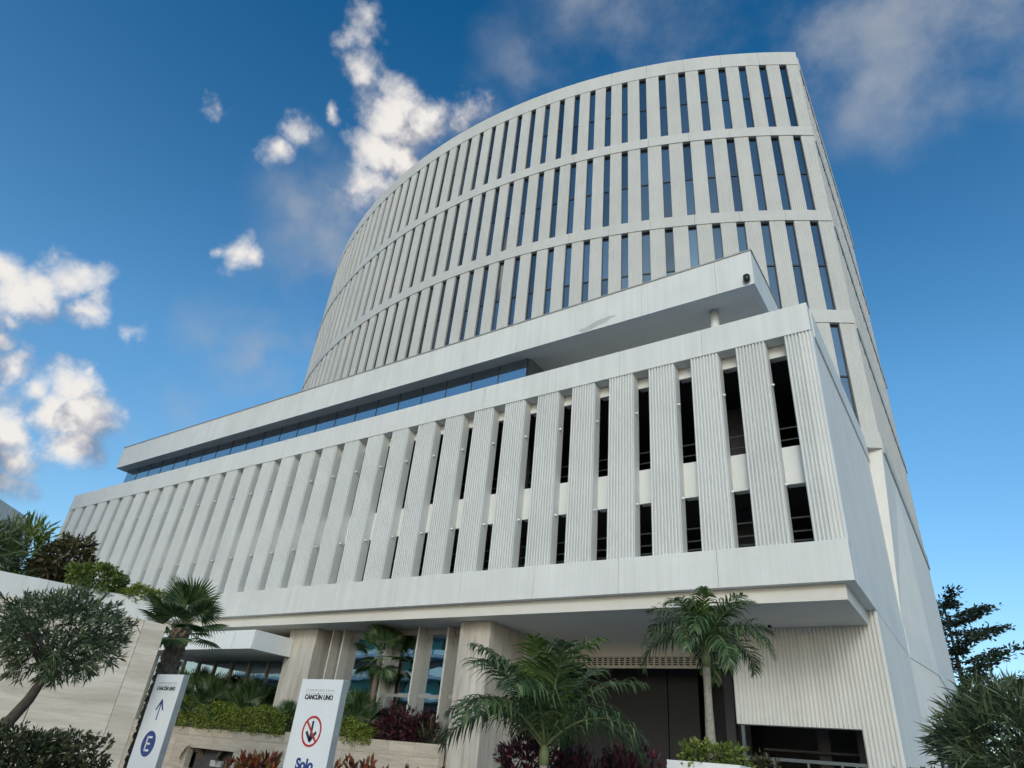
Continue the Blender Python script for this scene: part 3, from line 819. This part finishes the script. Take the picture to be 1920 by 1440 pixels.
def frond_mesh(name, length, el, droop, seed, mat, nl=44, lmax=.55, lw=.035, twist=0.0, hang=.55, sweep=0.0, stem=.14):
    """pinnate frond growing from the origin towards +X"""
    r = np.random.default_rng(seed)
    n = 26; p = np.zeros(3); pts = [p.copy()]; dirs = []
    for i in range(n):
        t = i/n; e = el - droop*t**1.5
        d = np.array([math.cos(e)*math.cos(sweep*t), math.cos(e)*math.sin(sweep*t), math.sin(e)]); dirs.append(d)
        p = p + d*length/n; pts.append(p.copy())
    dirs.append(dirs[-1]); pts = np.array(pts); dirs = np.array(dirs)
    Q = []
    for sd in (-1, 1):
        for k in range(nl):
            t = stem + (1 - stem)*(k + .5*r.random())/nl
            f = t*n; i = min(int(f), n-1); a = f - i
            b = pts[i]*(1-a) + pts[i+1]*a; d = dirs[i]
            side = nrm(np.cross(d, [0, 0, 1.]))*sd; up = np.cross(side*sd, d)
            u = (t - stem)/(1 - stem)
            ll = lmax*(.35 + .65*math.sin(math.pi*min(1, .18 + .75*u)))*(1 - .45*u**4)*r.uniform(.85, 1.1)
            fw = .35 + .75*u + r.normal()*.16
            dd = nrm(side + d*fw + up*(.30 + twist*sd + r.normal()*.22))
            prev = b; w0 = lw*.6; cur = dd.copy(); wdir = nrm(np.cross(dd, up) + r.normal(size=3)*.12)
            hg = hang*r.uniform(.7, 1.3)
            segs = 3
            for j in range(segs):
                nxt = prev + cur*ll/segs; w1 = lw*(1.0 if j == 0 else .75 if j == 1 else .06)
                Q.append([prev - wdir*w0/2, nxt - wdir*w1/2, nxt + wdir*w1/2, prev + wdir*w0/2])
                prev = nxt; w0 = w1; cur = nrm(cur + np.array([0, 0, -hg*(.5 + .5*j)]))
    # join the strips of one leaflet so that each leaflet is one island
    Q = np.array(Q).reshape(-1, 3, 4, 3); V = []; F = []
    for q in Q:
        b = len(V); V += [q[0][0], q[0][3], q[0][1], q[0][2], q[1][1], q[1][2], q[2][1], q[2][2]]
        F += [(b, b+2, b+3, b+1), (b+2, b+4, b+5, b+3), (b+4, b+6, b+7, b+5)]
    mb = MB(); mb.v = [tuple(map(float, v)) for v in V]; mb.f = F
    rr = [max(.004, .028*(1 - i/n)**.8*length/2) for i in range(n+1)]
    st = MB(); st.tube([tuple(map(float, q)) for q in pts[::2]], rr[::2], 6)
    return mb.mesh(name, mat), st.mesh('rachis', GREEN_SHAFT, True)
def add_frond(root, me, loc, az, tilt=0.0):
    f, st = me
    o = place(f, 'frond', root, loc); o.rotation_euler = (tilt, 0, az)
    place(st, 'rachis', o)
    return o
def coconut(label, base, h, r, fronds, seed, shaft=.5, lean=(0, 0), young=True):
    root = empty('coconut_palm', base); tag(root, label, 'palm tree', 'feather-leaved palms in front of the building')
    n = 10; pts = [(lean[0]*(i/n)**2, lean[1]*(i/n)**2, h*i/n) for i in range(n+1)]
    rad = [r*(1.25 - .45*min(1, i/n*1.5)) + (r*.05 if i % 2 else 0) for i in range(n+1)]
    MB().tube(pts, rad, 14).build('trunk', PALMBARK, root, True)
    tx, ty, tz = pts[-1]
    MB().tube([(tx, ty, tz - .02), (tx, ty, tz + shaft*.4), (tx, ty, tz + shaft)], [r*.95, r*1.0, r*.5], 12).build('crownshaft', GREEN_SHAFT, root, True)
    rg = random.Random(seed)
    for i, (az, el, ln, dr, sw) in enumerate(fronds):
        m = YFROND if young and el > 1.25 else FROND
        me = frond_mesh('frond', ln, el, dr, seed*50 + i, m, lmax=.34*ln, lw=.02*ln, hang=rg.uniform(.7, 1.5), sweep=sw, twist=rg.uniform(-.15, .15))
        add_frond(root, me, (tx, ty, tz + shaft*rg.uniform(.5, .95)), az)
    return root
rg = random.Random(5)
# az measured from +X towards +Y; the wind bends the crowns a little
fr = []
for i in range(18):
    az = 2*math.pi*(i*.381966) + rg.uniform(-.25, .25); lvl = i/17
    el = 1.48 - .95*lvl + rg.uniform(-.1, .1)
    fr.append((az, el, rg.uniform(2.15, 2.6)*(.95 + .1*lvl), 1.0 + .8*lvl + rg.uniform(-.25, .25), rg.uniform(-.4, .4)))
coconut('low feather palm with wide drooping fronds before the travertine block', (-7.22, 12.0, 0), 1.78, .095, fr, 3, .40)
fr = []
for i in range(20):
    az = 2*math.pi*(i*.381966) + rg.uniform(-.25, .25); lvl = i/19
    el = 1.40 - 1.05*lvl + rg.uniform(-.1, .1)
    fr.append((az, el, rg.uniform(1.75, 2.1), 1.4 + 1.0*lvl + rg.uniform(-.2, .2), rg.uniform(-.3, .3)))
coconut('slim tall feather palm rising from the white planter', (-5.74, 17.0, 1.9), 2.35, .11, fr, 8, .5, young=True)

def fan_leaf(name, pet, rad, seed, mat, nseg=34, spread=4.4, cup=.25, droop=.25):
    """fan leaf: petiole along +X from origin, blade at its end"""
    r = np.random.default_rng(seed); V = []; F = []
    c = np.array([pet, 0, 0])
    for k in range(nseg):
        a = -spread/2 + spread*(k + .5)/nseg; da = spread/nseg*.62
        ll = rad*(1 - .22*abs(a/(spread/2))**2)*r.uniform(.93, 1.05)
        def pt(t, off): 
            ang = a + off
            z = cup*t*ll*.6*math.cos(a) - droop*ll*max(0, t - .5)**1.6*2.2
            return c + np.array([math.cos(ang)*t*ll, math.sin(ang)*t*ll, z])
        b = len(V); dz = np.array([0, 0, .018*rad])
        V += [pt(.04, 0), pt(.5, -da) - dz, pt(.5, 0) + dz, pt(.5, da) - dz, pt(.78, -da*.42), pt(.78, da*.42), pt(1.0, r.normal()*.02)]
        F += [(b, b+1, b+2), (b, b+2, b+3), (b+1, b+4, b+2), (b+2, b+5, b+3), (b+2, b+4, b+6, b+5)]
    mb = MB(); mb.v = [tuple(map(float, v)) for v in V]; mb.f = F
    st = MB(); st.tube([(0, 0, 0), (pet*.5, 0, .02*pet), (pet*1.05, 0, 0)], [.022*rad + .006, .016*rad + .005, .012*rad + .004], 6)
    return mb.mesh(name, mat), st.mesh('petiole', GREEN_SHAFT, True)
def orient(az, el, roll=0): return (Matrix.Rotation(az, 4, 'Z') @ Matrix.Rotation(-el, 4, 'Y') @ Matrix.Rotation(roll, 4, 'X')).to_euler()
def fan_palm(label, base, h, r, n, pet, rad, seed, els=(1.35, -.45), trunk=True, dry=0, boots=True, group=None):
    root = empty('fan_palm', base); tag(root, label, 'palm tree', group or 'fan palms')
    rg = random.Random(seed)
    if trunk:
        tb = MB(); tb.tube([(0, 0, 0), (0, 0, h*.3), (0, 0, h*.7), (0, 0, h*.95), (0, 0, h + .15)], [r*1.1, r, r*1.02, r*.85, r*.35], 14)
        tb.build('trunk', BOOT, root, True)
        if boots:
            bm_ = MB()
            k = 0; z = h*.15
            while z < h:
                a = k*2.4; q = Vector((math.cos(a), math.sin(a), 0)); rr = r*(1.0 if z < h*.8 else .9)
                p0 = q*rr*.9 + Vector((0, 0, z)); p1 = q*(rr*1.22) + Vector((0, 0, z + .13))
                bm_.tube([p0, (p0 + p1)/2 + q*.02, p1], [.075*r/.22, .06*r/.22, .02], 5); z += .022; k += 1
            bo = bm_.build('leaf_bases', BOOT, root); bo['kind'] = 'stuff'
    variants = [fan_leaf('fan_leaf', pet*rg.uniform(.85, 1.1), rad*rg.uniform(.88, 1.08), seed*10 + i, FAN, droop=rg.uniform(.1, .4)) for i in range(5)]
    for i in range(n):
        az = i*2.39996 + rg.uniform(-.2, .2); t = i/(max(1, n-1)); el = els[0] + (els[1] - els[0])*t + rg.uniform(-.12, .12)
        f, st = variants[i % 5]
        o = place(f, 'fan_leaf', root, (0, 0, h + .05 - .12*t)); o.rotation_euler = orient(az, el, rg.uniform(-.4, .4)); place(st, 'petiole', o)
    if dry:
        dv = fan_leaf('dry_leaf', pet*.7, rad*.8, seed*10 + 9, DRYFAN, droop=.6)
        for i in range(dry):
            o = place(dv[0], 'dry_leaf', root, (0, 0, h - .05)); o.rotation_euler = orient(i*2.1, -1.0 - .15*rg.random(), rg.uniform(-.5, .5)); place(dv[1], 'petiole', o)
    return root
fan_palm('stout fan palm with shaggy brown trunk beside the garden wall', (-16.42, 9.6, 0), 3.95, .20, 19, .62, .68, 21, (1.35, -.5))
fan_palm('tall slender fan palm standing against the lobby glass', (-21.5, 21.75, 2.0), 3.4, .11, 15, .7, .75, 22, (1.35, -1.0), boots=False)
GP = 'trunkless fan palms in the lobby planter'
for i, (x, y, z, n, pet, rad, lab) in enumerate((
        (-34.2, 21.9, 2.0, 15, 1.9, .95, 'bushy fan palm under the left end of the entrance canopy'),
        (-32.0, 21.6, 2.0, 16, 1.6, .9, 'bushy fan palm in the middle of the clump under the canopy'),
        (-29.6, 21.8, 2.0, 15, 1.5, .9, 'bushy fan palm nearest the travertine column in the clump'),
        (-22.0, 21.6, 2.0, 14, 1.15, .8, 'low fan palm behind the crossed-arrow sign beside the lobby glass'),
        (-25.9, 21.2, 2.0, 9, .75, .5, 'tiny fan palm at the foot of the left travertine column'))):
    fan_palm(lab, (x, y, z), .25, .12, n, pet, rad, 30 + i, (1.4, .4), trunk=True, dry=3 if i < 3 else 0, boots=False, group=GP)

def shoots_mesh(name, centers, outward, per, ln, wd, mat, spread=.8, up=.25, droop=.1):
    n = len(centers)
    P = np.repeat(centers, per, 0); D = np.repeat(outward, per, 0)
    j = RNG.random((n*per, 1)); P = P + D*j*ln*.9 + RNG.normal(size=(n*per, 3))*ln*.08
    D = D*(.7) + RNG.normal(size=(n*per, 3))*spread*.6; D[:, 2] += up
    return quads_mesh(name, leaf_quads(P, D, ln*RNG.uniform(.7, 1.2, n*per), wd, droop), mat)
def branch_set(base, tips, r0, mat, root, name='limb', n=5):
    for t in tips:
        b, t = Vector(base), Vector(t); m = (b + t)/2 + Vector((random.uniform(-.05, .05), random.uniform(-.05, .05), .08))
        MB().tube([b, m, t], [r0, r0*.7, r0*.3], 6).build(name, mat, root, True)
def needle_tree(label, base, trunk, rad0, c, rad, n, seed, name='podocarpus_tree', per=16, ln=.13, wd=.02):
    root = empty(name, base); tag(root, label, 'tree')
    MB().tube(trunk, [rad0*(1.2 - .6*i/(len(trunk)-1)) for i in range(len(trunk))], 10).build('trunk', BARK, root, True)
    rg = random.Random(seed)
    branch_set(trunk[-1], [(c[0] + rg.uniform(-.6, .6)*rad[0], c[1] + rg.uniform(-.6, .6)*rad[1], c[2] + rg.uniform(-.3, .5)*rad[2]) for _ in range(8)], rad0*.5, BARK, root)
    p, u = shell_points(n, c, rad, .35, .14, seed)
    # tufts gather round a limited number of twig ends
    place(shoots_mesh('crown', p, nrm(u + np.array([0, 0, .25])), per, ln, wd, DARKLEAF, .75, .15), 'crown', root)
    return root
needle_tree('dark-leaved tree leaning on a thin trunk before the garden wall', (-10.35, 3.9, 0), [(0, 0, 0), (0, .06, .9), (.02, .22, 1.4), (.08, .40, 1.85), (.12, .46, 2.15)], .085,
            (.16, .42, 2.66), (.68, .78, .50), 470, 4)
needle_tree('rounded dark-leaved shrub tree standing beside the white side wall', (.02, 8.1, 0), [(0, 0, 0), (.02, 0, .8), (0, .02, 1.5), (.02, 0, 1.9)], .06,
            (.05, 0, 2.18), (.55, .55, .38), 420, 9, 'podocarpus_shrub', 18, .19, .017)

def leaf_bush(name, label, c, rad, n, ln, wd, mat, seed, cat='shrub', group=None, base=0.0, inner=.5, up=.3, rough=.2, per=5):
    root = empty(name, (c[0], c[1], base)); tag(root, label, cat, group)
    cl = (0, 0, c[2] - base)
    p, u = shell_points(n, cl, rad, inner, rough, seed)
    st = MB()
    rg = random.Random(seed)
    for k in range(6):
        st.tube([(rg.uniform(-.1, .1), rg.uniform(-.1, .1), 0), (rg.uniform(-.4, .4)*rad[0], rg.uniform(-.4, .4)*rad[1], cl[2]*.7), (rg.uniform(-.7, .7)*rad[0], rg.uniform(-.7, .7)*rad[1], cl[2] + .3*rad[2])], [.03, .02, .008], 5)
    st.build('stems', BARK, root, True)
    place(shoots_mesh('foliage', p, u, per, ln, wd, mat, .9, up), 'foliage', root)
    return root
def hedge(label, x0, x1, y0, y1, z0, tops, n, seed, ln=.10, wd=.055):
    root = empty('hedge', ((x0 + x1)/2, (y0 + y1)/2, z0)); tag(root, label, 'hedge', 'clipped hedges on the planter wall')
    r = np.random.default_rng(seed)
    x = r.uniform(x0, x1, n); u = (x - x0)/(x1 - x0)
    top = np.interp(u, np.linspace(0, 1, len(tops)), tops) + .10*np.sin(x*2.3 + seed) + .06*np.sin(x*5.1)
    y = r.uniform(y0, y1, n); z = z0 - .25 + (top - z0 + .25)*r.random(n)**.55
    k = r.random(n); f = k < .5; y[f] = y0 - .12*np.sin(x[f]*1.7)**2 + r.random(f.sum())*.15; f = k > .7; z[f] = top[f] - r.random(f.sum())*.12
    P = np.stack([x, y, z], 1) - np.array(root.location)
    D = r.normal(size=(n, 3)); D[:, 1] -= .6; D[:, 2] += .7
    place(quads_mesh('foliage', leaf_quads(P, D, ln*r.uniform(.7, 1.3, n), wd), HEDGE), 'foliage', root)
    box('inner_twigs', OLIVE, root, (x0 - x1)/2 + .1, (x1 - x0)/2 - .1, -.35*(y1 - y0), .35*(y1 - y0), -.1, min(tops) - z0 - .25)
    return root
hedge('long yellow-green hedge along the planter wall left of the crossed-arrow sign', -36.5, -25.3, 20.72, 21.6, 2.2, [3.4, 3.3, 3.15, 3.05, 2.95], 17000, 1)
hedge('short rounded hedge on the planter wall right of the crossed-arrow sign', -23.9, -20.3, 20.8, 21.6, 2.2, [3.0, 3.05, 2.9, 2.55], 7000, 2)
leaf_bush('cordyline_shrub', 'dark red leafy shrub at the foot of the lobby glass', (-19.6, 21.55, 2.7), (.8, .4, .5), 220, .28, .07, CROTON, 5, base=2.0, up=.6)
leaf_bush('cordyline_shrub', 'smaller dark red shrub touching the lobby glass by the last fin', (-18.55, 21.6, 2.6), (.5, .35, .42), 170, .26, .06, CROTON, 6, base=2.0, up=.6)
leaf_bush('grass_tuft', 'small spiky grass tuft right of the dark red shrubs', (-17.75, 21.6, 2.35), (.4, .3, .3), 50, .5, .03, OLIVE, 7, base=2.0, up=1.2)
GC = 'red-leaved crotons in the bed under the palm'
for i, (x, y, z, a, lab) in enumerate(((-9.0, 14.2, 1.75, .5, 'dark red croton left of the low feather palm trunk'), (-7.8, 14.5, 1.4, .6, 'dark croton directly behind the low feather palm trunk'),
        (-6.9, 14.9, 1.35, .55, 'dark croton between the low feather palm and the white planter'), (-6.5, 14.4, 1.5, .45, 'low dark croton touching the white planter'))):
    leaf_bush('croton_shrub', lab, (x, y, z), (a, .5, .62), 330, .20, .05, CROTON, 40 + i, group=GC, up=.7)
GC2 = 'copper crotons in the front bed'
for i, (x, y, z, lab) in enumerate(((-8.62, 6.75, 1.14, 'copper red croton just left of the crossed-arrow sign'), (-8.2, 7.6, 1.1, 'copper croton behind the foot of the crossed-arrow sign'),
        (-7.75, 7.85, 1.16, 'copper croton just right of the crossed-arrow sign'), (-6.9, 8.3, 1.10, 'copper croton farthest right before the planter wall'))):
    leaf_bush('copper_croton', lab, (x, y, z), (.28, .28, .24), 130, .17, .05, CROTON2, 50 + i, group=GC2, up=.9)
leaf_bush('boxwood_bush', 'yellow-green bush filling the white planter', (-5.6, 16.5, 2.28), (.72, .6, .24), 420, .10, .05, LIME, 60, base=1.95, up=.5)
leaf_bush('boxwood_bush', 'small thin brown-green bush right of the white planter', (-4.75, 17.4, 2.15), (.35, .3, .25), 90, .12, .05, BROWNLEAF, 61, base=1.6)
leaf_bush('dark_hedge_shrub', 'dark dense shrub under the leaning tree trunk', (-8.22, 3.62, 1.03), (.55, .78, .50), 3800, .06, .024, OLIVE, 62, per=6, inner=.3)
leaf_bush('dark_hedge_shrub', 'dark twiggy shrub at the left edge below the leaning tree', (-8.75, 2.75, 1.30), (.4, .6, .55), 1600, .06, .022, OLIVE, 63, per=6)
GU = 'shrubs along the top of the ramp wall'
leaf_bush('dracaena_shrub', 'spiky yellow-green shrub highest on the ramp wall', (-23.6, 8.0, 5.85), (.7, .8, .68), 260, .45, .06, LIME, 70, group=GU, base=4.5, up=.5)
leaf_bush('dracaena_shrub', 'grey-green spiky shrub at the far left on the ramp wall', (-23.3, 7.0, 5.65), (.6, .6, .6), 160, .5, .05, DARKLEAF, 71, group=GU, base=4.5, up=.3)
leaf_bush('bronze_shrub', 'bronze-leaved dark shrub in the middle of the ramp wall', (-22.3, 8.85, 5.80), (.6, .62, .62), 420, .22, .07, BROWNLEAF, 72, group=GU, base=4.5)
leaf_bush('lime_bush', 'rounded lime-green bush right of the bronze shrub on the ramp wall', (-21.0, 9.3, 5.32), (.5, .75, .42), 900, .10, .05, LIME, 73, group=GU, base=4.5)
leaf_bush('lime_bush', 'low trailing green plant at the right end of the ramp wall', (-20.4, 10.5, 5.08), (.35, .8, .22), 420, .12, .04, HEDGE, 74, group=GU, base=4.5)
leaf_bush('low_shrub', 'low leafy plant at the foot of the white side wall', (-1.2, 12.0, 1.75), (.4, .35, .28), 160, .14, .05, BROWNLEAF, 75)

# far tree with flat tiers of foliage behind the side wall
def tier_tree(label, base, h, reach, seed):
    root = empty('almond_tree', base); tag(root, label, 'tree', 'trees behind the building')
    rg = random.Random(seed); rn = np.random.default_rng(seed)
    MB().tube([(0, 0, 0), (.1, 0, h*.5), (0, .1, h)], [.28, .2, .05], 10).build('trunk', BARK, root, True)
    P = []; D = []; limbs = MB()
    for k in range(46):
        t = .26 + .74*k/46; z = h*t; a = k*2.4 + rg.uniform(-.3, .3); ln = reach*(1.25 - .65*t)*rg.uniform(.75, 1.2)
        q = Vector((math.cos(a), math.sin(a), .08)); e = Vector((0, 0, z)) + q*ln + Vector((0, 0, rg.uniform(.1, .6)))
        limbs.tube([(0, 0, z), tuple((Vector((0, 0, z)) + e)/2 + Vector((0, 0, -.1))), tuple(e)], [.06, .045, .015], 5)
        m = 260; s = rn.uniform(.12, 1.05, m)[:, None]
        c = np.array([0, 0, z]) + (np.array(e) - np.array([0, 0, z]))*s
        c[:, :2] += rn.normal(size=(m, 2))*.30; c[:, 2] += rn.normal(size=m)*.09 + .35*s[:, 0]**2
        P.append(c); dd = rn.normal(size=(m, 3)); dd += np.array(q)*1.2; dd[:, 2] *= .6; D.append(dd)
    limbs.build('limbs', BARK, root, True)
    P = np.concatenate(P); D = np.concatenate(D)
    place(quads_mesh('crown', leaf_quads(P, D, rn.uniform(.25, .45, len(P)), .15), OLIVEG), 'crown', root)
OLIVEG = leafmat('far_tree_leaf', [(0, (.012, .022, .014)), (.6, (.03, .05, .03)), (1, (.06, .085, .045))])
tier_tree('dark tree with flat tiers of branches behind the side wall', (-1.7, 58, 0), 15.0, 5.0, 5)
tier_tree('lower dark tree at the right edge behind the shrub tree', (4.2, 62, 0), 10.5, 3.4, 6)

# slim post by the side wall
pr = MB(); pr.tube([(-1.05, 15.5, 0), (-1.05, 15.5, 2.9)], .025, 8)
tag(pr.build('slim_post', BLACK, None, True), 'slim black post close to the white side wall', 'post')

# ------------------------------------------------------------------ other buildings
TEAL = glass('teal_glass', (.10, .30, .30), .35, .03)
TEALB = plain('teal_blind', (.14, .48, .46), .6)
GREYW = plain('grey_render', (.20, .20, .20), .8)
b2 = world_parent('apartment_building', (-75, -45, 0))
tag(b2, 'pale apartment block with teal glass mirrored in the lobby windows', 'building')
for f in range(14):
    z = 3.3*f
    mb = MB(); mb.box(-125, -30, -46, -41.0, z + 2.95, z + 3.35); mb.build('balcony_slab', PAINT, b2)
    for k in range(13):
        x = -124 + 7.2*k
        box('window_band', TEALB if (k + f) % 2 else GREYW, b2, x, x + 7.0, -44, -43.8, z + .2, z + 2.9)
        box('balcony_glass', TEAL, b2, x, x + 7.0, -41.2, -41.15, z - .0 + .05 + 3.35, z + 3.35 + .95)
box('building_core', GREYW, b2, -124.5, -30.5, -60, -44.1, 0, 46)
b3 = world_parent('distant_building', (-92, 28, 0))
tag(b3, 'small grey-white building with curved roof far behind the ramp wall shrubs', 'building')
mb = MB(); n = 14
poly = [(-112, 9.0)] + [(-112 + 1.0*i, 20.2 + 1.9*math.sin(math.pi*i/24)) for i in range(0, 25)] + [(-88, 9.0)]
poly = [(-84.0 - 24 + 24*i/14, 21.5 - 2.4*(i/14)**2) for i in range(15)]
top = [(y0, z) for y0, z in ((14, 22.4), (20, 22.3), (24, 21.9), (27, 21.0), (29, 19.9))]
m = MB(); k = len(top)
m.v = [(-84, y, 0) for y, z in top] + [(-84, y, z) for y, z in top] + [(-96, y, 0) for y, z in top] + [(-96, y, z) for y, z in top]
for i in range(k-1):
    m.f += [(i, i+1, k+i+1, k+i), (k+i, k+i+1, 3*k+i+1, 3*k+i), (2*k+i, 3*k+i, 3*k+i+1, 2*k+i+1)]
m.f += [(k-1, 3*k-1, 4*k-1, 2*k-1), (0, k, 3*k, 2*k)]
m.build('wall', stucco('weathered_render', (.62, .63, .63), .5, streak=1.0), b3)
box('floor_band', PAINT, b3, -83.9, -83.7, 14, 28.6, 18.6, 19.0)
box('window_strip', DGREY, b3, -83.95, -83.85, 15, 28, 17.4, 18.4)
